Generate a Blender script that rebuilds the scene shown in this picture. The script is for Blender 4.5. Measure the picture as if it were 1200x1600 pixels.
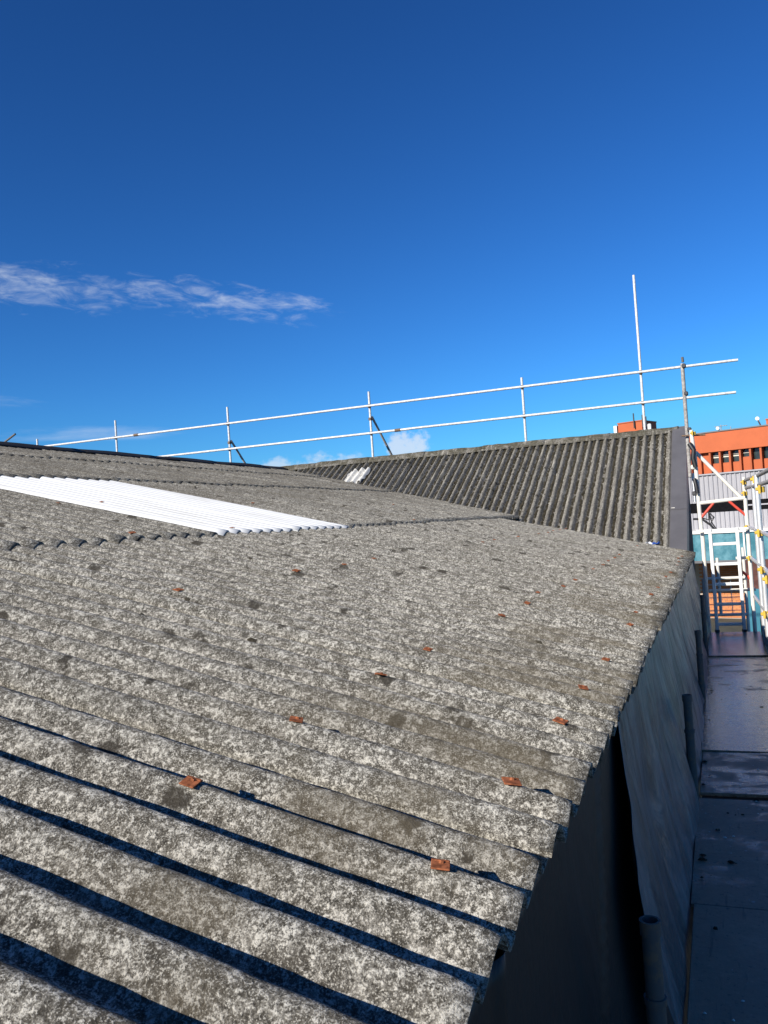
import bpy, math, random
import numpy as np
from mathutils import Vector, Matrix

random.seed(7); rng = np.random.default_rng(7)
S = bpy.context.scene
for o in list(bpy.data.objects): bpy.data.objects.remove(o)
COL = S.collection

# ------------------------------------------------------------------ camera
F = 1330.0                                   # focal length in photo pixels (1200 x 1600)
CAM = np.array([0., 0., 5.0])                # 5 m above the yard, 1.6 m above the walkway
R_ = np.array([1122 - 600, 800 - 790, F]); R_ /= np.linalg.norm(R_)     # eaves direction = world +Y
U_ = np.array([-.0747, 1, 0.]); U_ -= U_.dot(R_) * R_; U_ /= np.linalg.norm(U_)
X_ = np.cross(U_, R_)
cam_d = bpy.data.cameras.new('camera'); cam = bpy.data.objects.new('camera', cam_d); COL.objects.link(cam)
M = Matrix(((X_[0], X_[1], -X_[2], CAM[0]), (R_[0], R_[1], -R_[2], CAM[1]), (U_[0], U_[1], -U_[2], CAM[2]), (0, 0, 0, 1)))
cam.matrix_world = M
cam_d.sensor_fit = 'VERTICAL'; cam_d.sensor_height = 36; cam_d.sensor_width = 27; cam_d.lens = F / 1600 * 36
cam_d.clip_start = .05; cam_d.clip_end = 3000
S.camera = cam
S.render.resolution_x = 768; S.render.resolution_y = 1024

def ray(u, v):
    d = np.array([u - 600., 800. - v, F]); return np.array([d @ X_, d @ R_, d @ U_])
def onp(u, v, n, p):
    """pixel -> point on the plane through p with normal n (world coordinates)"""
    d = ray(u, v); n = np.array(n, float); p = np.array(p, float) - CAM
    return d * (n @ p) / (n @ d) + CAM
def atY(u, v, Y): return onp(u, v, (0, 1, 0), (0, Y, 0))

# ------------------------------------------------------------------ world, sun, exposure
SUN = Vector((-.91, -1.78, 1.0)).normalized()          # towards the sun
W = bpy.data.worlds.new('World'); S.world = W; W.use_nodes = True
nt = W.node_tree; N = nt.nodes; L = nt.links; N.clear()
def wn(t, **k):
    n = N.new(t)
    for a, b in k.items(): setattr(n, a, b)
    return n
def wmath(op, a, b=None, c=None):
    n = wn('ShaderNodeMath', operation=op)
    for i, q in enumerate((a, b, c)):
        if q is None: continue
        if isinstance(q, (int, float)): n.inputs[i].default_value = q
        else: L.new(q, n.inputs[i])
    return n.outputs[0]
sky = wn('ShaderNodeTexSky', sky_type='NISHITA', sun_disc=False)
sky.sun_elevation = math.asin(SUN.z); sky.sun_rotation = math.atan2(SUN.x, SUN.y)
sky.altitude = 0; sky.air_density = 1.0; sky.dust_density = .15; sky.ozone_density = 4.0
gm = wn('ShaderNodeGamma'); gm.inputs[1].default_value = 1.4; L.new(sky.outputs[0], gm.inputs[0])       # deep, clear winter blue
hs = wn('ShaderNodeMix', data_type='RGBA', blend_type='MULTIPLY'); hs.inputs[0].default_value = 1; dk = wn('ShaderNodeMix', data_type='RGBA', blend_type='DARKEN'); dk.inputs[0].default_value = 1; L.new(gm.outputs[0], dk.inputs[6]); dk.inputs[7].default_value = (15, 13.6, 15.5, 1)
L.new(dk.outputs[2], hs.inputs[6]); hs.inputs[7].default_value = (.25, .59, .87, 1)
geo = wn('ShaderNodeTexCoord'); sep = wn('ShaderNodeSeparateXYZ'); L.new(geo.outputs['Generated'], sep.inputs[0])
az = wmath('ARCTAN2', sep.outputs[0], sep.outputs[1]); el = wmath('ARCSINE', sep.outputs[2])
def cloud(azc, elc, aw, ew, sx, sy, det, lo, hi, tilt=0, seed=0, dist=0.):
    """soft noise patch of sky around a compass direction (radians)"""
    da = wmath('SUBTRACT', az, azc); de = wmath('SUBTRACT', el, elc)
    de = wmath('SUBTRACT', de, wmath('MULTIPLY', da, tilt))
    m = wmath('ADD', wmath('POWER', wmath('ABSOLUTE', wmath('DIVIDE', da, aw)), 2.), wmath('POWER', wmath('ABSOLUTE', wmath('DIVIDE', de, ew)), 2.))
    m = wmath('SUBTRACT', 1., m)
    cx = wn('ShaderNodeCombineXYZ'); L.new(wmath('MULTIPLY', da, sx), cx.inputs[0]); L.new(wmath('MULTIPLY', de, sy), cx.inputs[1]); cx.inputs[2].default_value = seed
    nz = wn('ShaderNodeTexNoise'); nz.inputs['Scale'].default_value = 1; nz.inputs['Detail'].default_value = det; nz.inputs['Roughness'].default_value = .62; nz.inputs['Distortion'].default_value = dist
    L.new(cx.outputs[0], nz.inputs['Vector'])
    t = wmath('ADD', nz.outputs[0], wmath('MULTIPLY', m, .38))
    mr = wn('ShaderNodeMapRange', interpolation_type='SMOOTHSTEP'); L.new(t, mr.inputs[0]); mr.inputs[1].default_value = lo; mr.inputs[2].default_value = hi
    mm = wn('ShaderNodeMapRange', interpolation_type='SMOOTHSTEP'); L.new(m, mm.inputs[0]); mm.inputs[1].default_value = -.6; mm.inputs[2].default_value = .25
    return wmath('MULTIPLY', mr.outputs[0], mm.outputs[0])
D = math.radians
c1 = wmath('MULTIPLY', cloud(D(-44), D(16.2), D(12), D(1.9), 26, 84, 12, .66, 1.24, -.05, 3.1, .5), .62)
c2 = wmath('MULTIPLY', cloud(D(-31), D(15.4), D(10.5), D(1.7), 28, 88, 12, .70, 1.22, -.12, 8.4, .45), .6)
c3 = wmath('MULTIPLY', cloud(D(-19.4), D(5.4), D(2.3), D(1.5), 42, 46, 7, .62, .84, 0, 1.7), .72)
c4 = wmath('MULTIPLY', cloud(D(-27), D(4.4), D(6.5), D(1.3), 34, 46, 7, .66, .9, 0, 5.2), .6)
c5 = wmath('MULTIPLY', cloud(D(-49), D(9.5), D(7), D(1.2), 10, 70, 6, .6, 1.1, -.06, 9.9), .3)
c6 = wmath('MULTIPLY', cloud(D(-40), D(7.2), D(7), D(.7), 10, 60, 6, .6, 1.1, 0, 2.9), .35)
c7 = wmath('MULTIPLY', cloud(D(60), D(18), D(25), D(4), 14, 40, 8, .62, 1.1, 0, 4.4, .8), .6)
c8 = wmath('MULTIPLY', cloud(D(-110), D(15), D(30), D(5), 12, 36, 8, .62, 1.1, 0, 6.1, .8), .6)
cm = c1
for c in (c2, c3, c4, c5, c6, c7, c8): cm = wmath('MAXIMUM', cm, c)
mix = wn('ShaderNodeMix', data_type='RGBA'); L.new(cm, mix.inputs[0]); L.new(hs.outputs[2], mix.inputs[6]); mix.inputs[7].default_value = (9.6, 10.6, 12.0, 1)
bg = wn('ShaderNodeBackground'); bg.inputs[1].default_value = .05
L.new(mix.outputs[2], bg.inputs[0]); wo = wn('ShaderNodeOutputWorld'); L.new(bg.outputs[0], wo.inputs[0])

sd = bpy.data.lights.new('sun', 'SUN'); sd.energy = 5.0; sd.angle = D(.5); sd.color = (1, .93, .82)
so = bpy.data.objects.new('sun', sd); COL.objects.link(so)
so.rotation_euler = SUN.to_track_quat('Z', 'Y').to_euler(); so.location = (-20, -40, 30)
S.view_settings.view_transform = 'Standard'; S.view_settings.look = 'None'
S.view_settings.exposure = .62; S.view_settings.gamma = 1
S.view_settings.use_curve_mapping = False

# ------------------------------------------------------------------ material helper
class Mat:
    def __init__(s, name, rough=.8, spec=.5, metal=0.):
        s.m = bpy.data.materials.new(name); s.m.use_nodes = True; s.t = s.m.node_tree; s.n = s.t.nodes; s.l = s.t.links
        s.b = s.n['Principled BSDF']; s.b.inputs['Roughness'].default_value = rough
        s.b.inputs['Specular IOR Level'].default_value = spec; s.b.inputs['Metallic'].default_value = metal
        s.g = s.n.new('ShaderNodeNewGeometry'); s.pos = s.g.outputs['Position']; s.bumps = None
    def put(s, inp, v):
        if isinstance(v, (int, float)): inp.default_value = v
        elif isinstance(v, tuple): inp.default_value = (*v, 1) if len(v) == 3 and inp.type == 'RGBA' else v
        else: s.l.new(v, inp)
    def scale(s, vec, sc):
        n = s.n.new('ShaderNodeVectorMath'); n.operation = 'MULTIPLY'; s.l.new(vec, n.inputs[0]); n.inputs[1].default_value = sc; return n.outputs[0]
    def noise(s, scale, det=4, rough=.55, vec=None, dist=0, out=0):
        n = s.n.new('ShaderNodeTexNoise'); s.l.new(vec or s.pos, n.inputs['Vector']); n.inputs['Scale'].default_value = scale
        n.inputs['Detail'].default_value = det; n.inputs['Roughness'].default_value = rough; n.inputs['Distortion'].default_value = dist; return n.outputs[out]
    def voro(s, scale, vec=None, out='Distance', rand=1):
        n = s.n.new('ShaderNodeTexVoronoi'); s.l.new(vec or s.pos, n.inputs['Vector']); n.inputs['Scale'].default_value = scale; n.inputs['Randomness'].default_value = rand; return n.outputs[out]
    def ramp(s, v, a, b, lo=0., hi=1.):
        n = s.n.new('ShaderNodeMapRange'); n.interpolation_type = 'SMOOTHSTEP'; s.l.new(v, n.inputs[0])
        n.inputs[1].default_value = a; n.inputs[2].default_value = b; n.inputs[3].default_value = lo; n.inputs[4].default_value = hi; return n.outputs[0]
    def math(s, op, a, b=0.):
        n = s.n.new('ShaderNodeMath'); n.operation = op; s.put(n.inputs[0], a); s.put(n.inputs[1], b); return n.outputs[0]
    def mix(s, f, a, b):
        n = s.n.new('ShaderNodeMix'); n.data_type = 'RGBA'; s.put(n.inputs[0], f); s.put(n.inputs[6], a); s.put(n.inputs[7], b); return n.outputs[2]
    def sep(s, vec=None):
        n = s.n.new('ShaderNodeSeparateXYZ'); s.l.new(vec or s.pos, n.inputs[0]); return n.outputs
    def attr(s, name):
        n = s.n.new('ShaderNodeAttribute'); n.attribute_name = name; return n.outputs['Fac']
    def objrand(s):
        return s.n.new('ShaderNodeObjectInfo').outputs['Random']
    def color(s, c): s.put(s.b.inputs['Base Color'], c); return s
    def rough(s, r): s.put(s.b.inputs['Roughness'], r); return s
    def bump(s, h, strength=.5, dist=.01):
        n = s.n.new('ShaderNodeBump'); n.inputs['Strength'].default_value = strength; n.inputs['Distance'].default_value = dist; s.l.new(h, n.inputs['Height'])
        if s.bumps: s.l.new(s.bumps, n.inputs['Normal'])
        s.bumps = n.outputs[0]; s.l.new(s.bumps, s.b.inputs['Normal']); return s

MT = {}
def fibre(name, base, dark, pale, spot, paleamt, brown, streak):
    """old fibre cement: grey matrix, cream lichen in fine clusters, black pitting, grime streaks down the fall"""
    m = Mat(name, .93, .15); m.b.inputs['Diffuse Roughness'].default_value = .35
    big = m.noise(2.6, 6, .62); blot = m.noise(12, 6, .72, None, .5); mid = m.noise(30, 7, .72); fine = m.noise(105, 6, .74); grain = m.noise(340, 3, .6); pit = m.noise(70, 6, .78, None, .3)
    c = m.mix(m.ramp(m.math('ADD', m.math('MULTIPLY', mid, .6), m.math('MULTIPLY', fine, .4)), .42, .57), dark, base)
    c = m.mix(m.math('MULTIPLY', m.ramp(big, .50, .66), .32), c, brown)
    pm = m.ramp(m.math('ADD', m.math('MULTIPLY', fine, .64), m.math('ADD', m.math('MULTIPLY', mid, .24), m.math('MULTIPLY', blot, .12))), .50 - paleamt, .57 - paleamt)
    c = m.mix(m.math('MULTIPLY', pm, .92), c, pale)
    c = m.mix(m.ramp(pit, .53, .60, 0, .85), c, tuple(q * .5 for q in dark))
    c = m.mix(m.ramp(grain, .54, .66, 0, .7), c, pale)
    c = m.mix(m.ramp(grain, .46, .34, 0, .8), c, tuple(q * .35 for q in dark))
    st = m.noise(1, 5, .65, m.scale(m.pos, streak), .2); c = m.mix(m.ramp(st, .52, .72, 0, .45), c, tuple(q * .8 for q in dark))
    vd = m.voro(7.5); vc = m.voro(7.5, None, 'Color')
    rad = m.math('MULTIPLY', m.ramp(m.sep(vc)[0], .25, 1), .30)
    d2 = m.math('ADD', vd, m.math('MULTIPLY', m.math('SUBTRACT', mid, .5), .5))
    sp = m.ramp(m.math('SUBTRACT', d2, rad), .05, -.06)
    c = m.mix(m.math('MULTIPLY', sp, .85), c, spot)
    m.color(c)
    m.bump(mid, .4, .007).bump(fine, .8, .006).bump(grain, .7, .002)
    return m
mm = fibre('weathered_fibre_cement', (.245, .232, .203), (.080, .073, .060), (.57, .55, .49), (.035, .031, .025), .0, (.105, .093, .070), (1.2, 16, 1.2))
# brown staining that gathers in a patchy band along the drip edge
ex = mm.sep()[0]; band = mm.math('MULTIPLY', mm.ramp(ex, -1.5, -.35), mm.ramp(mm.noise(2.2, 4, .6), .45, .62))
old = mm.b.inputs['Base Color'].links[0].from_socket
c = mm.mix(mm.math('MULTIPLY', band, .6), old, (.10, .083, .055))
# the upper half of the slope is darker, in patches
upslope_dark = mm.math('MULTIPLY', mm.ramp(ex, -2.2, -5.5), mm.ramp(mm.noise(1.4, 5, .65), .25, .6)); mm.color(mm.mix(mm.math('MULTIPLY', upslope_dark, .55), c, (.085, .076, .062)))
MT['roof'] = mm.m
mm = fibre('dirty_fibre_cement', (.20, .188, .166), (.052, .048, .041), (.43, .41, .37), (.026, .024, .019), .0, (.06, .054, .042), (15, 1.1, 1.1))
vz = mm.sep()[2]; st = mm.noise(1, 5, .6, mm.scale(mm.pos, (26, 2.2, 2.2)))
old = mm.b.inputs['Base Color'].links[0].from_socket
c = mm.mix(mm.ramp(st, .56, .70, 0, .7), old, (.36, .345, .30))
c = mm.mix(mm.math('MULTIPLY', mm.ramp(vz, 6.1, 6.58), mm.ramp(mm.noise(6, 5, .65), .36, .58)), c, (.05, .045, .026))
c = mm.mix(mm.math('MULTIPLY', mm.ramp(mm.noise(1, 4, .6, mm.scale(mm.pos, (18, 1.2, 1.2))), .54, .7), .6), c, (.04, .037, .028))
mm.color(c); MT['cross'] = mm.m
def plain(name, col, rough=.6, spec=.5, metal=0., var=.25, sc=8., bump=.0, bs=40):
    m = Mat(name, rough, spec, metal)
    n = m.noise(sc, 6, .65)
    m.color(m.mix(m.ramp(n, .3, .7), tuple(q * (1 - var) for q in col), tuple(min(1, q * (1 + var)) for q in col)))
    if bump: m.bump(m.noise(bs, 5, .6), bump, .005)
    MT[name] = m.m; return m
m = Mat('skylight', .4, .4); n1 = m.noise(1, 6, .7, m.scale(m.pos, (1.5, 9, 1.5))); m.color(m.mix(m.ramp(n1, .45, .75, 0, .55), (.64, .65, .65), (.42, .41, .37))); MT['skylight'] = m.m
m = plain('fixing_cap', (.22, .075, .033), .9, .15, 0, .55, 70)
plain('ridge_black', (.012, .012, .013), .75, .3, 0, .4, 5, .4)
m = Mat('galvanised', .38, .5, 1.0); n1 = m.noise(60, 4, .6); n2 = m.noise(9, 5, .6)
m.color(m.mix(m.ramp(n2, .35, .65), (.52, .53, .55), (.68, .69, .71))); m.rough(m.ramp(n1, .3, .7, .36, .55)); MT['galv'] = m.m
m = Mat('pale_tube', .45, .5, .0); n1 = m.noise(22, 5, .65); m.color(m.mix(m.ramp(n1, .35, .62), (.40, .41, .42), (.60, .61, .62))); MT['pale_tube'] = m.m
m = Mat('aged_tube', .6, .4, .0); n1 = m.noise(30, 5, .65); m.color(m.mix(m.ramp(n1, .35, .65), (.20, .185, .17), (.36, .345, .33))); m.bump(n1, .3, .003); MT['aged_tube'] = m.m
m = Mat('dark_tube', .6, .4, .0); n1 = m.noise(26, 5, .65); m.color(m.mix(m.ramp(n1, .45, .72), (.085, .083, .082), (.17, .115, .075))); m.bump(n1, .3, .003); MT['dark_tube'] = m.m
plain('cream_tube', (.62, .60, .54), .42, .5, 0, .06, 12)
plain('aluminium', (.66, .67, .68), .4, .5, .55, .08, 14)
plain('coupler', (.13, .085, .055), .7, .4, 0, .4, 50)
plain('clamp_dark', (.05, .05, .055), .6, .4, 0, .3, 50)
plain('yellow_clip', (.55, .36, .05), .5, .4, 0, .12, 30)
plain('red_brace', (.55, .06, .035), .5, .4, 0, .15, 14)
plain('cable', (.012, .012, .014), .5)
plain('flashing', (.105, .102, .108), .45, .5, 0, .12, 2.5, .08, 6)
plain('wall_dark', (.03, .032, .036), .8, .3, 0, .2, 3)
plain('timber_pale', (.42, .40, .36), .8)
plain('white_frame', (.66, .66, .64), .5, .4, 0, .04, 5)
plain('orange_paint', (.40, .092, .030), .65, .3, 0, .06, 1.5)
plain('orange_dark', (.35, .08, .026), .65, .3, 0, .06, 1.5)
plain('grey_clad', (.27, .268, .29), .5, .4, 0, .05, 1.5)
plain('strip_black', (.006, .006, .007), .9, .05)
plain('blind', (.55, .52, .45), .7, .3, 0, .1, 2)
m = Mat('window_glass', .08, .6); m.color(m.mix(m.ramp(m.noise(.9, 3), .35, .65), (.012, .018, .018), (.04, .05, .048))); MT['glass'] = m.m
m = Mat('teal_glass', .18, .6); n1 = m.noise(1.6, 5, .65); m.color(m.mix(m.ramp(n1, .38, .66), (.035, .135, .175), (.11, .25, .30))); MT['teal'] = m.m
plain('teal_paint', (.035, .17, .235), .55, .4, 0, .12, 1.2)
m = Mat('brick_wall_mortar', .9, .2); m.color((.40, .34, .28)); MT['mortar'] = m.m
m = Mat('brick_orange', .85, .2); m.color(m.mix(m.objrand(), (.42, .15, .055), (.56, .22, .085))); MT['brick'] = m.m
plain('brown_roof', (.10, .045, .035), .7, .3, 0, .3, 3)
plain('litter', (.75, .78, .85), .4, .5, 0, .1, 20)
plain('litter_blue', (.03, .12, .55), .4, .5, 0, .1, 20)
plain('lichen_white', (.62, .61, .57), .85, .2, 0, .15, 14, .3, 60)
m = Mat('asphalt', .9, .3); n1 = m.noise(.35, 7, .65); m.color(m.mix(m.ramp(n1, .35, .65), (.045, .05, .045), (.085, .09, .075))); MT['asphalt'] = m.m
# black polythene sheeting: creased, glossy
m = Mat('black_sheeting', .34, .6); n1 = m.noise(1, 6, .6, m.scale(m.pos, (5, 5, 1.6)), .8); n2 = m.noise(1, 5, .65, m.scale(m.pos, (28, 22, 7)))
m.color(m.mix(m.ramp(n1, .4, .65), (.065, .066, .070), (.17, .17, .175))); m.rough(m.ramp(n2, .3, .7, .30, .48))
n3 = m.noise(1, 2, .4, m.scale(m.pos, (2, 6.0, .9)), 1.0); n4 = m.noise(1, 3, .5, m.scale(m.pos, (8, 16, 9)), 1.5)
m.bump(n1, .45, .06).bump(n3, .55, .05).bump(n4, .35, .012).bump(n2, .3, .006)
MT['sheeting'] = m.m
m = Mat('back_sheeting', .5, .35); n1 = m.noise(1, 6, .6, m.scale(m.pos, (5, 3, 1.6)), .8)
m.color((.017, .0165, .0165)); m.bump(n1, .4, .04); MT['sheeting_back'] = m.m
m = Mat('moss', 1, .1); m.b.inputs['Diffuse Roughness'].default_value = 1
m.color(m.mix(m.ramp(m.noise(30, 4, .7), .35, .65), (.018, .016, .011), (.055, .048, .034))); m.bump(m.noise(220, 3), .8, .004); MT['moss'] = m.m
m = Mat('dry_moss', 1, .1); m.b.inputs['Diffuse Roughness'].default_value = 1
m.color(m.mix(m.ramp(m.noise(30, 4, .7), .35, .65), (.035, .031, .022), (.085, .075, .058))); m.bump(m.noise(220, 3), .8, .004); MT['dry_moss'] = m.m
# wet dark ply: each board dries at its own rate
m = Mat('wet_board', .3, .6); rnd = m.sep(m.n.new('ShaderNodeObjectInfo').outputs['Color'])[0]; n1 = m.noise(2.6, 7, .68, m.scale(m.pos, (1.4, 1.9, 1)), .3); n2 = m.noise(45, 5, .7); n3 = m.noise(1, 4, .6, m.scale(m.pos, (40, 3, 1))); n4 = m.noise(7, 6, .7)
wet = m.ramp(m.math('ADD', n1, m.math('MULTIPLY', m.math('SUBTRACT', rnd, .5), .5)), .36, .60)
c = m.mix(wet, (.22, .162, .105), (.12, .088, .058)); c = m.mix(m.ramp(n4, .46, .66, 0, .8), c, (.28, .20, .13)); c = m.mix(m.ramp(n2, .56, .7, 0, .7), c, (.36, .28, .19)); c = m.mix(m.ramp(n2, .44, .32, 0, .8), c, (.03, .025, .02)); c = m.mix(m.ramp(n3, .6, .68, 0, .5), c, (.05, .04, .03))
sp = m.ramp(m.voro(11), .11, .05); c = m.mix(m.math('MULTIPLY', sp, m.ramp(m.noise(5, 2), .5, .62)), c, (.30, .30, .28))
m.color(c); m.rough(m.math('ADD', m.ramp(wet, 0, 1, .52, .15), m.math('MULTIPLY', n2, .14))); m.bump(n2, .3, .002).bump(n3, .3, .003).bump(n4, .25, .008); MT['board'] = m.m

# ------------------------------------------------------------------ mesh helpers
class MB:
    def __init__(s): s.v = []; s.f = []; s.smooth = []
    def add(s, vs, fs, smooth=False):
        b = len(s.v); s.v += [tuple(map(float, q)) for q in vs]; s.f += [tuple(b + i for i in q) for q in fs]; s.smooth += [smooth] * len(fs); return s
    def box(s, c, size, rot=None, bev=0.):
        hx, hy, hz = (q / 2 for q in size); c = Vector(c); rot = rot or Matrix.Identity(3)
        if bev <= 0:
            P = [Vector((x * hx, y * hy, z * hz)) for x in (-1, 1) for y in (-1, 1) for z in (-1, 1)]
            return s.add([c + rot @ p for p in P], [(0, 1, 3, 2), (4, 6, 7, 5), (0, 4, 5, 1), (2, 3, 7, 6), (0, 2, 6, 4), (1, 5, 7, 3)])
        # chamfered along the vertical edges and the top
        b = bev; ring = [(-hx + b, -hy), (hx - b, -hy), (hx, -hy + b), (hx, hy - b), (hx - b, hy), (-hx + b, hy), (-hx, hy - b), (-hx, -hy + b)]
        k = lambda q: (q[0] * (1 - b / hx), q[1] * (1 - b / hy))
        P = [(*k(q), -hz) for q in ring] + [(*q, -hz + b) for q in ring] + [(*q, hz - b) for q in ring] + [(*k(q), hz) for q in ring]
        fs = [tuple(range(7, -1, -1)), tuple(range(24, 32))]
        for r in range(3):
            for i in range(8): fs.append((r * 8 + i, r * 8 + (i + 1) % 8, r * 8 + 8 + (i + 1) % 8, r * 8 + 8 + i))
        return s.add([c + rot @ Vector(p) for p in P], fs)
    def tube(s, a, b, r, n=12, r2=None, hollow=0.):
        a = Vector(a); b = Vector(b); d = (b - a).normalized(); r2 = r if r2 is None else r2
        e = d.orthogonal().normalized(); g = d.cross(e)
        cs = [(math.cos(2 * math.pi * i / n), math.sin(2 * math.pi * i / n)) for i in range(n)]
        V1 = [a + (e * x + g * y) * r for x, y in cs]; V2 = [b + (e * x + g * y) * r2 for x, y in cs]
        s.add(V1 + V2, [(i, (i + 1) % n, n + (i + 1) % n, n + i) for i in range(n)], True)
        if hollow:
            V3 = [q + (b - a) * 0 - (q - b) * hollow for q in V2]; V4 = [q - d * min(.12, (b - a).length * .5) for q in V3]
            s.add(V2 + V3 + V4, [(i, (i + 1) % n, n + (i + 1) % n, n + i) for i in range(n)] + [(n + i, n + (i + 1) % n, 2 * n + (i + 1) % n, 2 * n + i) for i in range(n)] + [tuple(range(2 * n, 3 * n))])
            s.add(V1, [tuple(range(n - 1, -1, -1))])
        else:
            s.add(V1 + V2, [tuple(range(n - 1, -1, -1)), tuple(range(n, 2 * n))])
        return s
    def poly(s, pts, r, n=10):
        """bent tube through points"""
        pts = [Vector(p) for p in pts]; rings = []
        e = None
        for i, p in enumerate(pts):
            d = (pts[min(i + 1, len(pts) - 1)] - pts[max(i - 1, 0)]).normalized()
            e = d.orthogonal().normalized() if e is None else (e - d * e.dot(d)).normalized()
            g = d.cross(e); rings.append([p + (e * math.cos(2 * math.pi * k / n) + g * math.sin(2 * math.pi * k / n)) * r for k in range(n)])
        V = [q for rr in rings for q in rr]; fs = []
        for i in range(len(pts) - 1):
            for k in range(n): fs.append((i * n + k, i * n + (k + 1) % n, (i + 1) * n + (k + 1) % n, (i + 1) * n + k))
        s.add(V, fs, True); s.add(V[:n] + V[-n:], [tuple(range(n - 1, -1, -1)), tuple(range(n, 2 * n))]); return s
    def build(s, name, mat, parent=None, origin=None):
        me = bpy.data.meshes.new(name); o = Vector(origin) if origin is not None else Vector((0, 0, 0))
        me.from_pydata([(x - o.x, y - o.y, z - o.z) for x, y, z in s.v], [], s.f); me.polygons.foreach_set('use_smooth', s.smooth); me.update()
        return link(name, me, mat, parent, o)
def link(name, me, mat, parent=None, loc=(0, 0, 0), rot=None):
    if mat and not me.materials: me.materials.append(MT[mat])
    ob = bpy.data.objects.new(name, me); COL.objects.link(ob)
    loc = Vector(loc)
    ob.location = loc
    if rot is not None: ob.rotation_euler = rot
    if parent:
        ob.parent = parent; ob.matrix_parent_inverse = parent_inv(parent)
    return ob
def parent_inv(p):
    m = Matrix.Translation(p.location) @ p.rotation_euler.to_matrix().to_4x4()
    q = p
    if p.parent:                       # parts of parts: positions are given in world coordinates
        pass
    return m.inverted()
def thing(name, label, cat, loc=(0, 0, 0), group=None):
    o = bpy.data.objects.new(name, None); COL.objects.link(o); o.location = loc; o.empty_display_size = .2
    o['label'] = label; o['category'] = cat
    if group: o['group'] = group
    return o
def tag(o, label, cat, group=None):
    o['label'] = label; o['category'] = cat
    if group: o['group'] = group
    return o
def grid_mesh(P, name, smooth=True):
    """P: (a,b,3) array of points"""
    a, b, _ = P.shape; me = bpy.data.meshes.new(name)
    idx = np.arange(a * b).reshape(a, b)
    fs = np.stack([idx[:-1, :-1], idx[1:, :-1], idx[1:, 1:], idx[:-1, 1:]], -1).reshape(-1, 4)
    me.from_pydata(P.reshape(-1, 3).tolist(), [], fs.tolist()); me.polygons.foreach_set('use_smooth', [smooth] * len(fs)); me.update(); return me

def vnoise(x, y, seed):
    """cheap smooth value noise"""
    r = np.random.default_rng(seed).random((64, 64)); xi = np.floor(x).astype(int); yi = np.floor(y).astype(int)
    fx = x - xi; fy = y - yi; fx = fx * fx * (3 - 2 * fx); fy = fy * fy * (3 - 2 * fy)
    g = lambda i, j: r[i % 64, j % 64]
    return (g(xi, yi) * (1 - fx) + g(xi + 1, yi) * fx) * (1 - fy) + (g(xi, yi + 1) * (1 - fx) + g(xi + 1, yi + 1) * fx) * fy - .5

# ------------------------------------------------------------------ ground
g = MB(); g.add([(-900, -900, 0), (900, -900, 0), (900, 900, 0), (-900, 900, 0)], [(0, 1, 2, 3)])
o = g.build('ground', 'asphalt'); o['kind'] = 'structure'

# ------------------------------------------------------------------ warehouse with the big roof
PITCH = .15; AMP = .0255; CREST = .01
SL = .2454                                     # fall of the roof: 13.8 degrees
EX, EZ = -.335, CAM[2] - .65                   # drip edge
RX = -8.62; RZ = EZ + SL * (EX - RX)           # ridge
TH = .009; LAP = .013
cs = 1 / math.hypot(1, SL)
def main_pt(u, y, w):
    """u: metres down the slope from the ridge, w: height off the roof plane"""
    return np.stack([RX + u * cs + w * SL * cs, y, RZ - u * SL * cs + w * cs], -1)
ULEN = (EX - RX) / cs

def corr_sheet(name, u0, u1, y0, y1, nu, nper, ptfun, seed, crest, tilt_y, tilt_u, rough=.0016, amp=AMP, ragged=.006, th=TH, pitch=PITCH):
    ny = max(3, int(round((y1 - y0) / pitch * nper)) + 1)
    u = np.linspace(u0, u1, nu + 1); y = np.linspace(y0, y1, ny)
    Ug, Yg = np.meshgrid(u, y, indexing='ij')
    w = amp * np.cos(2 * np.pi * (Yg - crest) / pitch)
    w = w + tilt_y * (y1 - Yg) / (y1 - y0) + tilt_u * (Ug - u0) / (u1 - u0)
    w = w + rough * (vnoise(Ug * 14, Yg * 40, seed) + .6 * vnoise(Ug * 31, Yg * 80, seed + 1)) * 2 + .008 * vnoise(Ug * .9, Yg * .9, 99)
    if ragged:
        Ug = Ug + np.where(np.arange(nu + 1)[:, None] == nu, ragged * 2 * vnoise(Yg * 11, Yg * 3, seed + 3), 0)
        Yg = Yg + np.where(np.arange(ny)[None, :] == 0, ragged * .5 * vnoise(Ug * 9, Ug * 2, seed + 4), 0)
    T = ptfun(Ug, Yg, w); B = ptfun(Ug, Yg, w - th)
    a, b = Ug.shape; idx = np.arange(a * b).reshape(a, b); n = a * b
    q = lambda I: np.stack([I[:-1, :-1], I[1:, :-1], I[1:, 1:], I[:-1, 1:]], -1).reshape(-1, 4)
    top = q(idx); bot = q(idx + n)[:, ::-1]
    def strip(e): return np.stack([e[:-1], e[:-1] + n, e[1:] + n, e[1:]], -1)
    side = np.concatenate([strip(idx[:, 0]), strip(idx[::-1, -1]), strip(idx[-1, :]), strip(idx[0, ::-1])])
    me = bpy.data.meshes.new(name); c = T.reshape(-1, 3).mean(0)
    V = np.concatenate([T.reshape(-1, 3), B.reshape(-1, 3)]) - c
    Fs = np.concatenate([top, bot, side]); me.from_pydata(V.tolist(), [], Fs.tolist())
    sm = np.ones(len(Fs), bool); sm[len(top) + len(bot):] = False
    me.polygons.foreach_set('use_smooth', sm); me.update(); me.validate()
    return me, c

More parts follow.
